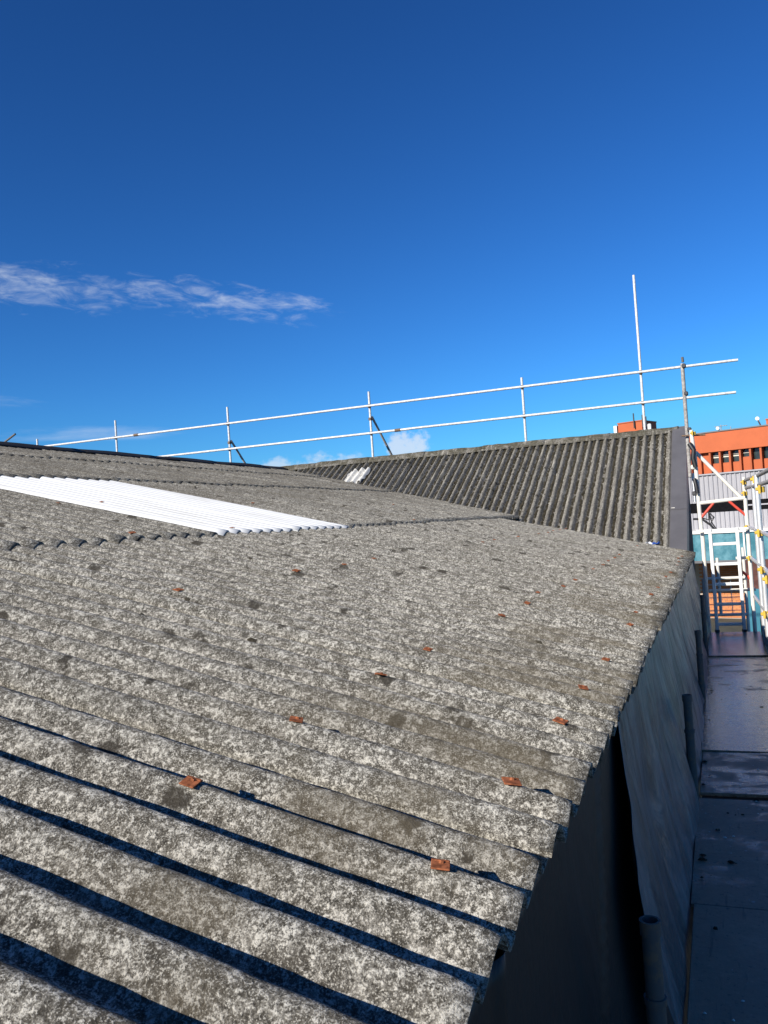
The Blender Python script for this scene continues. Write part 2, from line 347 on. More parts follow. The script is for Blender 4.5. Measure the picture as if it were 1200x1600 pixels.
ware = thing('warehouse', 'long warehouse with a low weathered grey corrugated roof speckled with lichen', 'warehouse', (-5, 6, 0))
u_of = lambda x: (x - RX) / cs
rows = [(-7.30, RX + .02), (-5.50, -7.42), (-3.00, -5.62), (EX, -3.12)]      # (lower x, upper x)
k_of = lambda k: CREST + PITCH * 11 - .048 + 1.05 * k                        # near edge of sheet column k
sky_cols = (3, 4)
for ri, (xl, xu) in enumerate(rows):
    for k in range(-2, 17):
        y0 = k_of(k); y1 = y0 + 1.05 + .095
        # beyond the valley the roof runs under the neighbouring slope
        vy = 12.45 + (-.6 - xu) * .47
        if y0 > vy + .3: continue
        if ri == 3 and y1 > 12.4: y1 = 12.35
        if ri == 3 and y0 > 12.2: continue
        near = k <= 2 and ri == 3
        jit = rng.normal(0, .006)
        nu = 70 if near else (30 if ri >= 2 and k < 7 else 14)
        isky = ri == 2 and k in sky_cols
        nm = 'skylight_sheet' if isky else 'roof_sheet'
        me, c = corr_sheet(nm, u_of(xu), u_of(xl) + jit, y0 + rng.normal(0, .003), y1, nu, 16 if k < 6 else 12, main_pt, 100 + ri * 40 + k, CREST, LAP, LAP,
                           .0002 if isky else .0016, ragged=.001 if isky else .007)
        link(nm, me, 'skylight' if isky else 'roof', ware, c)
# far side of the ridge
me, c = corr_sheet('rear_roof_slope', 0, 6, -2, 19, 4, 6, lambda u, y, w: np.stack([RX - u * cs - w * SL * cs, y, RZ - u * SL * cs + w * cs], -1), 5, CREST, 0, 0)
link('rear_roof_slope', me, 'roof', ware, c)
# fixings along the purlins: square rust-red cap over a bolt
def fixing_mesh():
    b = MB(); b.box((0, -.004, .0), (.042, .040, .004), Matrix.Rotation(.12, 3, 'X'), .0012); b.box((.0, .012, .001), (.040, .012, .006), Matrix.Rotation(-.25, 3, 'X'), .0012)
    b.tube((.002, .002, .0), (.003, .004, .006), .0075, 7, .0055)
    me = bpy.data.meshes.new('fixing'); me.from_pydata(b.v, [], b.f); me.update(); me.materials.append(MT['fixing_cap']); return me
def roof_w(x, y):
    """height of the crest line off the roof plane, laps included"""
    xl, xu = [r for r in rows if r[1] <= x <= r[0] + .03][0]
    u = u_of(x); k = math.floor((y - k_of(0)) / 1.05); y0 = k_of(k)
    return AMP + LAP * (y0 + 1.135 - y) / 1.135 + LAP * (u - u_of(xu)) / (u_of(xl) - u_of(xu)) + .008 * float(vnoise(np.array(u * .9), np.array(y * .9), 99))
fm = fixing_mesh(); ang = math.atan(SL); nf = 0
for xr, gone in ((-.46, .1), (-.99, .1), (-2.05, .25), (-3.06, .6), (-4.1, .55), (-5.56, .65), (-6.6, .8)):
    n = 9; i = 0
    while True:
        y = CREST + PITCH * n
        if y > (12.2 if xr > -1.2 else 12.3 + (-.6 - xr) * .42): break
        if rng.random() > gone + (.35 if y > 5 else .05) and y > .4:
            u = u_of(xr + rng.normal(0, .012)); p = main_pt(np.array(u), np.array(y + rng.normal(0, .004)), np.array(roof_w(xr, y) + .004))
            f_ = link('fixing', fm, None, ware, p, (0, ang, 0)); f_.rotation_euler = (rng.normal(0, .08), ang + rng.normal(0, .04), rng.normal(0, .35)); nf += 1
            s = (.85 + .3 * rng.random()) * (.8 if y < 4.5 else .65); f_.scale = (s, s, s)
        n += 3 if i % 2 == 0 else 4; i += 1
# ridge capping: overlapping black lengths
for k in range(11):
    y0 = -1 + k * 1.8; y1 = y0 + 1.86; P = []
    for y in np.linspace(y0, y1, 8):
        prof = [(-.20, -.048), (-.13, -.02), (-.06, .016), (0, .032), (.06, .016), (.13, -.018), (.20, -.04), (.21, -.055)]
        P.append([(RX + a, y, RZ + .032 + b + .006 * (y - y0) / 1.8 + .006 * math.sin(y * 3.1 + a * 9)) for a, b in prof])
    P = np.array(P); c = P.reshape(-1, 3).mean(0); me = grid_mesh(P - c, 'ridge_cap')
    ob = link('ridge_cap', me, 'ridge_black', ware, c); md = ob.modifiers.new('thick', 'SOLIDIFY'); md.thickness = .008
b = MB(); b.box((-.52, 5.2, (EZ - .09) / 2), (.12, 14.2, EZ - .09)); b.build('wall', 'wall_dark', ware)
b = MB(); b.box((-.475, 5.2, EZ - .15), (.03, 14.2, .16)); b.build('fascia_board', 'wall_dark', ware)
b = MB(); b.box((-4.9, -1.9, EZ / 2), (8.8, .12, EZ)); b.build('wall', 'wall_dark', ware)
for xr in (-.46, -.99, -2.05, -3.06, -4.1, -5.56, -6.6, -8.06):
    b = MB(); u = u_of(xr); p = main_pt(np.array(u), np.array(5.2), np.array(-.105)); b.box(p, (.05, 14, .12), Matrix.Rotation(ang, 3, 'Y')); b.build('purlin', 'timber_pale', ware)

# ------------------------------------------------------------------ neighbouring roof across the end
CS = .533; ca = 1 / math.hypot(1, CS); CY, CZ = 16.2, CAM[2] + 1.41       # its ridge
CE = -.66                                                                 # where the sheets stop at the verge
def cross_pt(u, x, w): return np.stack([CE - x, CY - u * ca - w * CS * ca, CZ - u * CS * ca + w * ca], -1)
cross = thing('neighbouring_building', 'taller neighbouring building with steep dark mossy corrugated roof across the warehouse end', 'building', (-5, 16, 0))
CP = .14
for k in range(11):
    a0 = k * CP * 7; a1 = a0 + CP * 7 + .07
    yv = 12.1 + max(0, a0 - 1.2) * .44                                  # sheets end just under the warehouse roof
    u1 = (CY - yv) / ca
    me, c = corr_sheet('roof_sheet', .06, u1, a0 - .01, a1, 26, 14, cross_pt, 500 + k, .05, LAP, .0, .0028, amp=.034, ragged=.02, pitch=CP)
    link('roof_sheet', me, 'cross', cross, c)
me, c = corr_sheet('rear_roof_slope', .06, 5, 0, 10.4, 4, 6, lambda u, x, w: np.stack([CE - x, CY + u * ca + w * CS * ca, CZ - u * CS * ca + w * ca], -1), 9, .05, 0, 0)
link('rear_roof_slope', me, 'cross', cross, c)
for k in range(9):                                                       # lumpy ridge tiles
    x0 = CE + .1 - k * 1.2; P = []
    for x in np.linspace(x0, x0 - 1.22, 14):
        prof = [(-.15, -.095), (-.09, -.04), (-.04, .004), (0, .014), (.04, .004), (.09, -.04), (.15, -.095)]
        P.append([(x, CY + a, CZ + .028 + bb + .016 * vnoise(np.array(x * 9), np.array(a * 9 + 3), 77) + .004 * (k % 3)) for a, bb in prof])
    P = np.array(P, float); c = P.reshape(-1, 3).mean(0); me = grid_mesh(P - c, 'ridge_tile'); ob = link('ridge_tile', me, 'cross', cross, c)
    md = ob.modifiers.new('thick', 'SOLIDIFY'); md.thickness = .02
# verge flashing, two lengths with a joint, folded down over the gable
def verge(u0, u1, lift):
    prof = [(-.02, .012), (.0, .045), (.225, .045), (.228, -.32), (.222, -.32)]
    P = np.array([[cross_pt(np.array(u), np.array(-a), np.array(w + lift)) for a, w in prof] for u in np.linspace(u0, u1, 6)])
    c = P.reshape(-1, 3).mean(0); me = grid_mesh(P - c, 'verge_flashing', False); link('verge_flashing', me, 'flashing', cross, c)
verge(-.02, 3.12, .006); verge(3.05, 4.6, 0)
b = MB(); p = cross_pt(np.array(3.08), np.array(-.03), np.array(.058)); b.box(p, (.05, .012, .008)); b.build('rivet_strip', 'lichen_white', cross)
b = MB()                                                                 # gable wall facing the walkway
b.add([(CE + .2, CY - 3.95, 0), (CE + .2, CY, 0), (CE + .2, CY, CZ - .06), (CE + .2, CY - 3.95, CZ - 3.95 * CS - .06), (CE - .1, CY - 3.95, 0), (CE - .1, CY, 0), (CE - .1, CY, CZ - .06), (CE - .1, CY - 3.95, CZ - 3.95 * CS - .06)],
      [(0, 1, 2, 3), (7, 6, 5, 4), (0, 3, 7, 4), (1, 5, 6, 2)]); b.build('wall', 'wall_dark', cross)
# pale repair patch moulded over two corrugations
pc = onp(556, 746, (0, -CS * ca, ca), (0, CY, CZ)); uu = (CY - pc[1]) / ca; xx = CE - pc[0]
u = np.linspace(uu - .32, uu + .30, 14); x = np.linspace(xx - .22, xx + .2, 30); Ug, Xg = np.meshgrid(u, x, indexing='ij')
edge = .05 * vnoise(Ug * 9, Xg * 9, 41); Xs = Xg + edge; Us = Ug + .06 * vnoise(Xg * 9, Ug * 4, 43)
P = cross_pt(Us, Xs, .034 * np.cos(2 * np.pi * (Xs - .05) / CP) + .028); c = P.reshape(-1, 3).mean(0)
link('repair_patch', grid_mesh(P - c, 'repair_patch'), 'lichen_white', cross, c)

# moss: dark clumps packed along the steep roof's troughs to darken its grooves, and scattered dry ones on the warehouse roof
def clumps(name, pts, nrm, tang, rad, parent, mat, seed):
    r = np.random.default_rng(seed); t = np.cross(nrm, tang); V = []; Fs = []
    for i, (p, s) in enumerate(zip(pts, rad)):
        n = 6; base = len(V); e1 = .8 + .9 * r.random(); h = .28 + .3 * r.random()
        for k in range(n):
            a = 2 * math.pi * k / n + r.random() * .5; q = s * (.75 + .5 * r.random())
            V.append(p + (tang * math.cos(a) * e1 + t * math.sin(a)) * q - nrm * s * .25)
        for k in range(n):
            a = 2 * math.pi * k / n + r.random() * .6; q = s * (.4 + .4 * r.random())
            V.append(p + (tang * math.cos(a) * e1 + t * math.sin(a)) * q + nrm * s * h * (.6 + .6 * r.random()))
        V.append(p + nrm * s * h * 1.1)
        for k in range(n):
            k2 = (k + 1) % n; Fs += [(base + k, base + k2, base + n + k2, base + n + k), (base + n + k, base + n + k2, base + 2 * n)]
    me = bpy.data.meshes.new(name); V = np.array(V); c = V.mean(0); me.from_pydata((V - c).tolist(), [], Fs); me.polygons.foreach_set('use_smooth', [True] * len(Fs)); me.update()
    o = link(name, me, mat, parent, c); o['kind'] = 'stuff'; return o
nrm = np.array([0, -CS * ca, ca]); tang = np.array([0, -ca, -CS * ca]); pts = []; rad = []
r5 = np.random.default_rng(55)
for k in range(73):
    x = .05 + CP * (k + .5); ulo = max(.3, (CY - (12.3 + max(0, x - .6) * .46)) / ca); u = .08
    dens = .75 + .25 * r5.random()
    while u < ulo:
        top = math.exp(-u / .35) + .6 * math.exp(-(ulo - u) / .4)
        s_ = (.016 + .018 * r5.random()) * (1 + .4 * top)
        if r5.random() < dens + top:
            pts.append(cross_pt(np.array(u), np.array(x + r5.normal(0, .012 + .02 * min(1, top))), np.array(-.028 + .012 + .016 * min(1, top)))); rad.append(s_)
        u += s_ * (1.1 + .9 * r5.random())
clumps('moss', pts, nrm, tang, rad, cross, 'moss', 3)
nrm = np.array([SL * cs, 0, cs]); tang = np.array([cs, 0, -SL * cs]); pts = []; rad = []
for _ in range(900):
    x = EX - 8 * r5.random(); y = .6 + 13 * r5.random() ** .8
    if y > 12.2 + (-.6 - x) * .44 or (-5.6 < x < -2.9 and 4.5 < y < 6.9): continue
    w = AMP * math.cos(2 * math.pi * (y - CREST) / PITCH) + .008
    pts.append(main_pt(np.array(u_of(x)), np.array(y), np.array(w))); rad.append(.006 + .012 * r5.random() ** 2)
clumps('dry_moss', pts, nrm, tang, rad, ware, 'dry_moss', 4)

# litter by the verge
lp = main_pt(np.array(u_of(-.88)), np.array(12.2), np.array(.03))
lt = thing('plastic_litter', 'crumpled scrap of blue and white plastic lying at the foot of the mossy roof', 'litter', lp)
def crumple(c, s, seed, name, mat):
    a = np.linspace(0, 1, 9); A, B = np.meshgrid(a, a, indexing='ij')
    P = np.stack([(A - .5) * s[0] + .02 * vnoise(A * 4, B * 4, seed), (B - .5) * s[1] + .02 * vnoise(A * 4, B * 4, seed + 1), s[2] * (vnoise(A * 3.5, B * 3.5, seed + 2) + .5)], -1)
    ob = link(name, grid_mesh(P, name, False), mat, lt, c); ob.modifiers.new('thick', 'SOLIDIFY').thickness = .003
crumple(lp + np.array([-.04, 0, .0]), (.08, .08, .06), 11, 'wrapper', 'litter'); crumple(lp + np.array([.05, -.02, .0]), (.09, .08, .06), 15, 'bag', 'litter_blue')

# ------------------------------------------------------------------ scaffold rail behind the far ridge
TR = .0242
def coupler(b, p, s=.085): b.box(p, (s * .75, s, s * .8), None, .012)
rail = thing('scaffold_guardrail', 'pale steel scaffold guardrail with two long rails behind the mossy ridge', 'scaffold', (-6, 16.65, 2))
RY = 16.65; zt, zl = float(atY(600, 632, RY)[2]), float(atY(600, 675, RY)[2])
for (u, v) in ((58, 686), (180, 657), (355, 636), (576, 612), (815, 590), (990, 430)):
    x, _, top = atY(u, v, RY)
    sp_ = MB().tube((x, RY, .0), (x, RY, top), TR, 14, None, .18).build('standard', 'pale_tube', rail, (x, RY, 0))
    for z in (zt, zl):
        b = MB(); coupler(b, (x, RY - .025, z)); b.build('coupler', 'coupler', sp_, (x, RY - .025, z))
xe, xe2, xm, xm2 = float(atY(1153, 562, RY)[0]), float(atY(1150, 615, RY)[0]), float(atY(470, 640, RY)[0]), float(atY(640, 660, RY)[0])
for (xa, xb, z) in ((-18, xm + .05, zt), (xm, xe, zt + .003), (-18, xm2, zl), (xm2 - .05, xe2, zl + .003)):
    MB().tube((xa, RY - .05, z), (xb, RY - .05, z), TR, 14, None, .18).build('rail', 'pale_tube', rail, (xa, RY - .05, z))
for u, v, z in ((215, 682, zt), (622, 662, zl)):
    xj = float(atY(u, v, RY)[0]); MB().tube((xj - .06, RY - .05, z), (xj + .06, RY - .05, z), .034, 10).build('coupler', 'coupler', rail)
for u, v in ((577, 655), (357, 692)):
    x, _, z = atY(u, v, RY)
    MB().tube((x + .05, RY + .03, z + .05), (x + .52, RY + 1.7, z - 2.2), TR, 12).build('brace', 'aged_tube', rail)
    b = MB(); coupler(b, (x + .02, RY + .01, z)); b.build('coupler', 'coupler', rail)
MB().tube(atY(-2, 698, RY), atY(24, 678, RY), TR, 10).build('brace', 'dark_tube', rail)

# ------------------------------------------------------------------ black sheeting hung from the drip edge
def sheet_surface(name, Y0, Y1, ny, nt, fun, mat, label, cat, thick=.0015):
    y = np.linspace(Y0, Y1, ny); t = np.linspace(0, 1, nt); Yg, Tg = np.meshgrid(y, t, indexing='ij')
    P = fun(Yg, Tg); c = P.reshape(-1, 3).mean(0); ob = link(name, grid_mesh(P - c, name), mat, None, c)
    ob.modifiers.new('thick', 'SOLIDIFY').thickness = thick; return tag(ob, label, cat)
def tarp(Y, t):
    # near edge sags towards the camera, long folds run down and forward
    hem = np.interp(t, [0, .28, .42, .54, .74, .9, 1], [3.03, 2.82, 2.66, 2.62, 2.65, 2.7, 2.72])
    k = np.clip((4.6 - Y) / 1.6, 0, 1) ** 1.5; Yw = Y - k * (3.03 - hem)
    slack = np.sin(np.pi * np.clip(t, 0, 1)) ** .8
    ph = Yw * 1.0 + t * .55
    fold = .007 * np.sin(ph * 6.1 + 1.4 * np.sin(Yw * 1.7)) + .006 * np.abs(np.sin(ph * 3.3 + 2 * np.sin(Yw * 1.3 + t))) + .07 * vnoise(ph * 2.1, t * 1.1, 21) + .03 * vnoise(Yw * 5 + t * .8, t * 2.2, 22) + .012 * vnoise(Yw * 13 - t * 2, t * 6, 24)
    x = -.372 + .18 * t + fold * slack * .9 - .015 * slack
    x = x + .018 * np.exp(-((Y - 3.0) / .05) ** 2) * np.clip(t * 3, 0, 1)
    z = CAM[2] - .665 - 1.05 * t
    return np.stack([x, Yw, z], -1)
sheet_surface('tarpaulin', 3.0, 12.0, 330, 46, tarp, 'sheeting', 'glossy black polythene sheeting hanging in folds from the eave beside the boards', 'tarpaulin')
def back(Y, t):
    crease = .035 * np.exp(-((Y - (2.62 - 1.35 * t)) / .03) ** 2) + .03 * np.exp(-((Y - (1.35 - .5 * t)) / .03) ** 2) + .05 * vnoise(Y * 2.2 + t, t * 2.0, 31)
    return np.stack([-.392 + .05 * np.clip(t * 2, 0, 1) + .022 * np.clip((Y - 1.6) / 1.2, 0, 1) * (.3 + 1.2 * t) + crease * .5, Y, CAM[2] - .70 - 1.9 * t], -1)
sheet_surface('tarpaulin', .2, 3.12, 320, 60, back, 'sheeting_back', 'matt black sheeting hanging in deep shade under the eave behind the open pipe', 'tarpaulin')

# ------------------------------------------------------------------ board walkway
WZ = CAM[2] - 1.6
walk = thing('scaffold_walkway', 'narrow scaffold walkway of dark wet boards running along the eave', 'scaffold walkway', (.08, 6, 0))
seams = [1.0, 2.35, 3.66, 5.10, 5.96, 7.88, 9.74, 11.55]
hts = [0, .002, 0, .0, .004, -.010, .006, -.012, .0]
for i in range(len(seams) - 1):
    y0, y1 = seams[i] + .006, seams[i + 1] - (.10 if abs(seams[i + 1] - 5.10) < .01 else .006)
    b = MB(); w = .60 + rng.normal(0, .006)
    b.box((0, 0, 0), (w, y1 - y0, .02), None, .003); ob = b.build('board', 'board', walk)
    ob.color = ((.05, .15, .25, .45, .95, .62, .85)[i], 0, 0, 1)
    ob.location = (.088 + rng.normal(0, .006) + .3 - .3, (y0 + y1) / 2, WZ - .012 + hts[i]); ob.rotation_euler = (rng.normal(0, .0015), rng.normal(0, .006), rng.normal(0, .004))
    for yy in (y0 + .07, y1 - .07):
        b = MB(); b.tube((-.2, yy, WZ - .055), (.5, yy, WZ - .055), .024, 10); b.build('transom', 'dark_tube', walk)
for xx in (-.20, .40):
    b = MB(); b.tube((xx, 0, WZ - .104), (xx, 11.7, WZ - .104), TR, 10); b.build('ledger', 'dark_tube', walk)
for i, (y, top, c) in enumerate(((2.2, -1.014, 1), (4.9, -1.014, 1), (7.5, -1.02, 1), (9.9, -.96, 1))):
    x = -.229; zt_ = CAM[2] + top
    b = MB(); b.tube((x, y, 0), (x + .0, y, zt_ - .20), TR, 20); sp_ = b.build('standard', 'dark_tube', walk, (x, y, 0))
    b = MB(); b.tube((x, y, zt_ - .21), (x, y, zt_ - .03), TR * .93, 20); b.tube((x, y, zt_ - .205), (x, y, zt_ - .188), TR * 1.16, 20); b.tube((x, y, zt_ - .035), (x, y, zt_), TR * 1.08, 24, None, .26)
    b.build('spigot', 'dark_tube', sp_, (x, y, zt_ - .2))
pts = []; rad = []; r6 = np.random.default_rng(66)
for _ in range(150):
    pts.append(np.array([-.19 + .55 * r6.random(), 1.2 + 5.5 * r6.random() ** .8, WZ + .002])); rad.append(.0018 + .005 * r6.random() ** 3)
clumps('grit', pts, np.array([0, 0, 1.]), np.array([1., 0, 0]), rad, walk, 'lichen_white', 8)
pts = []; rad = []
for _ in range(60):
    pts.append(np.array([-.19 + .55 * r6.random() ** 1.6, 1.2 + 7.5 * r6.random(), WZ + .002])); rad.append(.003 + .009 * r6.random() ** 2)
clumps('mud_crumbs', pts, np.array([0, 0, 1.]), np.array([1., 0, 0]), rad, walk, 'moss', 9)
# timber toe board on the open side
b = MB(); b.box((.405, 9.6, WZ + .085), (.034, 4.0, .19), None, .004); b.build('toe_board', 'timber_pale', walk)
b = MB(); b.tube((.42, 11.6, WZ + .10), (.43, 7.0, WZ + .12), TR, 12); b.build('ledger', 'aged_tube', walk)

# ------------------------------------------------------------------ access tower at the far end
tower = thing('access_tower', 'cream and silver access tower with yellow clips and red braces at the walkway end', 'scaffold tower', (.05, 11.7, 0))
TY = 11.75
def P3(u, v, Y=TY): return atY(u, v, Y)
def T(pts, r, mat, name, n=12):
    b = MB(); b.poly(pts, r, n); return b.build(name, mat, tower, pts[0])
ls = [P3(1080, 672), P3(1082, 690), P3(1086, 716), P3(1089, 750), P3(1093, 800), P3(1098, 842)]
xl = float(P3(1098, 842)[0]) - .01
T(ls + [(xl, TY, 0)], .026, 'cream_tube', 'standard')
xr_ = float(P3(1164, 780)[0])
T([(xr_ + .005, TY, CAM[2] + .34), (xr_, TY, 0)], .025, 'cream_tube', 'standard')
T([(xl - .01, TY, CAM[2] + .045), (xr_, TY, CAM[2] + .075)], .025, 'cream_tube', 'ledger')
T([(xl + .0, TY + .05, CAM[2] + .715), (xr_ - .05, TY + .05, CAM[2] + .09)], .023, 'cream_tube', 'brace')
T([P3(1094, 811), P3(1115, 786)], .017, 'red_brace', 'brace'); T([P3(1139, 783), P3(1165, 805)], .017, 'red_brace', 'brace')
T([P3(1160, 893), P3(1173, 905)], .017, 'red_brace', 'brace')
T([(xr_ - .16, TY, CAM[2] - .685), (xr_ + .04, TY, CAM[2] - .685)], .02, 'cream_tube', 'ledger')
T([(xl + .04, TY + .12, CAM[2] - 1.10), (xr_ + .05, TY + .12, CAM[2] - 1.10)], .02, 'cream_tube', 'ledger')
T([P3(1066, 558, 11.9), P3(1067, 566, 11.9)], .017, 'dark_tube', 'spigot')
# lone grey standard clamped to the tower
gx = float(P3(1072, 650, 11.9)[0])
T([(gx, 11.9, CAM[2] + 1.90), (gx - .005, 11.9, CAM[2] + .40)], .0245, 'aged_tube', 'standard', 14)
T([(gx + .028, 12.0, CAM[2] + .45), (gx + .03, 12.0, CAM[2] + .07)], .024, 'galv', 'standard', 14)
for p in ((gx + .02, 11.86, CAM[2] + 1.86), (gx + .03, 11.86, CAM[2] + 1.02), (gx + .02, 11.9, CAM[2] + 1.5)):
    b = MB(); coupler(b, p, .07); b.build('coupler', 'clamp_dark', tower)
b = MB(); b.tube((gx - .07, 11.84, CAM[2] + .945), (gx + .22, 11.84, CAM[2] + .93), .011, 8); b.build('bolt', 'coupler', tower)
for u, v in ((1083, 730), (1085, 771)):
    b = MB(); p = P3(u, v); coupler(b, p, .075); b.build('coupler', 'cream_tube' if v < 740 else 'clamp_dark', tower)
# dark strap twisted round the leaning standard and a hank of cable under the ledger
T([P3(1077, 693, 11.7), P3(1084, 703, 11.68), P3(1083, 716, 11.68), P3(1087, 730, 11.68)], .030, 'cable', 'strap', 8)
T([P3(1085, 748, 11.7), P3(1088, 760, 11.68), P3(1090, 771, 11.68)], .026, 'cable', 'strap', 8)
T([P3(1083, 811), P3(1097, 811), P3(1104, 816), P3(1110, 820), P3(1118, 829)], .014, 'cable', 'cable', 8)
T([P3(1107, 799), P3(1108, 812), P3(1109, 820), P3(1116, 808), P3(1107, 801)], .008, 'cable', 'cable', 8)
T([P3(1108, 803), P3(1113, 818), P3(1122, 830)], .008, 'cable', 'cable', 8)
T([P3(1094, 808), P3(1106, 812), P3(1115, 809), P3(1110, 802)], .007, 'cable', 'cable', 8)
# open side: posts, rails and yellow clips
gp = [(.40, 10.0), (.405, 8.75), (.41, 7.1)]
gp0 = (xr_, TY)
for (x, y) in ((.392, 10.6), (.40, 9.9)):
    T([(x, y, CAM[2] + .30), (x, y, 0)], .026, 'aluminium', 'standard', 14)
for z, z2, mat in ((.30, .27, 'aged_tube'), (.20, .17, 'aged_tube'), (-.30, -.33, 'aluminium'), (-.69, -.72, 'aluminium'), (-1.17, -1.22, 'aluminium')):
    T([(xr_ + .02, TY, CAM[2] + z), (.415, 9.9, CAM[2] + (z * .7 + z2 * .3)), (.46, 5.5, CAM[2] + z2)], .021, mat, 'rail', 12)
def yclip(p, s=.07):
    p = Vector(p); b = MB(); b.tube(p + Vector((0, 0, -s * .42)), p + Vector((0, 0, s * .42)), s * .46, 10); b.box(p + Vector((-.03, -.03, s * .1)), (s * .75, s * .7, s * .5), None, .008)
    b.tube(p + Vector((-.02, -.05, -s * .55)), p + Vector((-.02, -.05, s * .6)), s * .2, 8); return b.build('clip', 'yellow_clip', tower, p)
for z in (.27, .13, -.30, -.69): yclip((xr_ + .01, TY - .02, CAM[2] + z), .055)
for z in (.25, -.32, -.71, -1.18): yclip((.395, 10.0 if z > 0 else 9.85, CAM[2] + z))
for z in (.13, -.76): yclip((.41, 9.2, CAM[2] + z))
yclip((xl - .0, TY, CAM[2] + .985 - .03), .05)
# a second frame a little further along, white with a mid rail
frame = thing('mesh_barrier', 'white mesh barrier with tubular frame standing just beyond the ladder', 'barrier', (.05, 13.2, 0))
FY = 13.2
def FT(a, b2, r=.022):
    b = MB(); b.tube(a, b2, r, 10); b.build('tube', 'cream_tube', frame, a)
fl, fr_ = float(atY(1103, 930, FY)[0]), float(atY(1166, 930, FY)[0]); fmid = float(atY(1124, 920, FY)[0])
zt2, zb2 = float(atY(1130, 903, FY)[2]), float(atY(1130, 960, FY)[2])
FT((fr_, FY, CAM[2] - .62), (fr_, FY, 0)); FT((fl - .02, FY, zt2), (fl - .02, FY, 0)); FT((fmid, FY - .03, CAM[2] - .75), (fmid, FY - .03, zb2)); FT((fl, FY - .045, zt2), (fr_, FY - .045, zt2)); FT((fl, FY - .045, zb2), (fr_, FY - .045, zb2))
for j in range(5):
    z = zb2 + (zt2 - zb2) * (j + .6) / 5.6; b = MB(); b.tube((fl, FY, z), (fr_, FY, z), .006, 8); b.build('mesh_wire', 'cream_tube', frame)
for j in range(2):
    x = fmid + (fr_ - fmid) * (j * .55 + .45); b = MB(); b.tube((x, FY + .012, zt2), (x, FY + .012, zb2), .006, 8); b.build('mesh_wire', 'cream_tube', frame)

# ------------------------------------------------------------------ ladder
lad = thing('ladder', 'white aluminium ladder rising through the end of the walkway', 'ladder', (.05, 11.66, WZ))
LY = 11.64
def lx(u): return float(atY(u, 900, LY)[0])
xa, xb = lx(1114.5), lx(1157)
for x in (xa, xb):
    b = MB(); b.box((x, LY, WZ + .66), (.042, .07, 1.30), None, .006); b.build('stile', 'white_frame', lad, (x, LY, WZ))
for j in range(6):
    z = WZ + .09 + j * .255; b = MB()
    if z < WZ + 1.30: b.box(((xa + xb) / 2, LY, z), (xb - xa - .03, .04, .038), None, .006); b.build('rung', 'white_frame', lad)
b = MB(); b.box(((xa + xb) / 2 - .01, LY, WZ + 1.29), (xb - xa + .30, .03, .03), None, .004); b.build('top_bar', 'white_frame', lad)
for x in (xa, xb):
    b = MB(); b.box((x, LY, WZ + .01), (.06, .09, .03), None, .006); b.build('foot', 'clamp_dark', lad)

# ------------------------------------------------------------------ orange and grey block across the yard
FA = math.radians(20); FO = CAM + ray(1140, 793) / ray(1140, 793)[1] * 40.0
fd = np.array([math.cos(FA), -math.sin(FA), 0]); fn = np.array([-math.sin(FA), -math.cos(FA), 0])    # along the face / out of it
def FP(u, v):
    p = onp(u, v, fn, FO); return float((p - FO) @ fd), float(p[2])
def FW(s, z, d=0.): return FO * np.array([1, 1, 0]) + fd * s + fn * d + np.array([0, 0, z])
FROT = Matrix.Rotation(-FA, 3, 'Z')
off = thing('office_block', 'office block with orange upper storey above ribbed pale grey cladding', 'building', FW(0, 0))
def fbox(s0, s1, z0, z1, d0, d1, name, mat, parent=off, bev=0.):
    b = MB(); c = FW((s0 + s1) / 2, (z0 + z1) / 2, (d0 + d1) / 2); b.box((0, 0, 0), (s1 - s0, abs(d1 - d0), z1 - z0), None, bev)
    me = bpy.data.meshes.new(name); me.from_pydata(b.v, [], b.f); me.update(); return link(name, me, mat, parent, c, (0, 0, -FA))
ztop = FP(1140, 672.7)[1]; zwt = FP(1140, 703.6)[1]; zob = FP(1140, 737.2)[1]; zw0 = FP(1140, 830)[1]; ztb = FP(1140, 880)[1]; zbr = FP(1140, 928)[1]
SL0, SR0 = -26, 24
fbox(SL0, SR0, zwt, ztop, -8, .12, 'parapet', 'orange_paint'); fbox(SL0, SR0, ztop, ztop + .05, -8, .17, 'coping', 'flashing')
fbox(SL0, SR0, zob, zwt, -8, -.30, 'wall', 'orange_paint')
per = FP(1157, 715)[0] - FP(1141, 715)[0]; s_f = FP(1125.3, 715)[0]
hsp = {-2: 'blank', -1: 'blank', 0: 'long', 1: 'long', 2: 'long', 3: 'short', 4: 'mid', 5: 'mid'}
for i in range(-22, 40):
    s = s_f + (i - 1) * per
    if s < SL0 + .2 or s > SR0 - .3: continue
    fbox(s - .04, s + .04, zob + .01, zwt + .01, -.29, .06, 'fin', 'orange_dark')
    kind = hsp.get(i, ['long', 'mid', 'short', 'blank'][(i * 7) % 4])
    h = (zwt - zob) * {'long': .56, 'mid': .55, 'short': .38, 'blank': 0}[kind]
    fbox(s + .045, s + per - .045, zob + .012, zwt - h - .02, -.295, -.12, 'spandrel', 'orange_paint')
    if h:
        w = fbox(s + .05, s + per - .05, zwt - h, zwt - .03, -.27, -.22, 'window', 'glass')
        for q in ((0,) if kind == 'mid' else (.18, .36) if kind == 'long' else (.28,)):
            if q: fbox(s + .07, s + per - .09, zwt - .03 - h * q - .05, zwt - .03 - h * q, -.218, -.20, 'louvre', 'blind', w)
        fbox(s + .045, s + per - .045, zwt - h - .02, zwt - h + .015, -.27, -.13, 'sill', 'orange_dark', w)
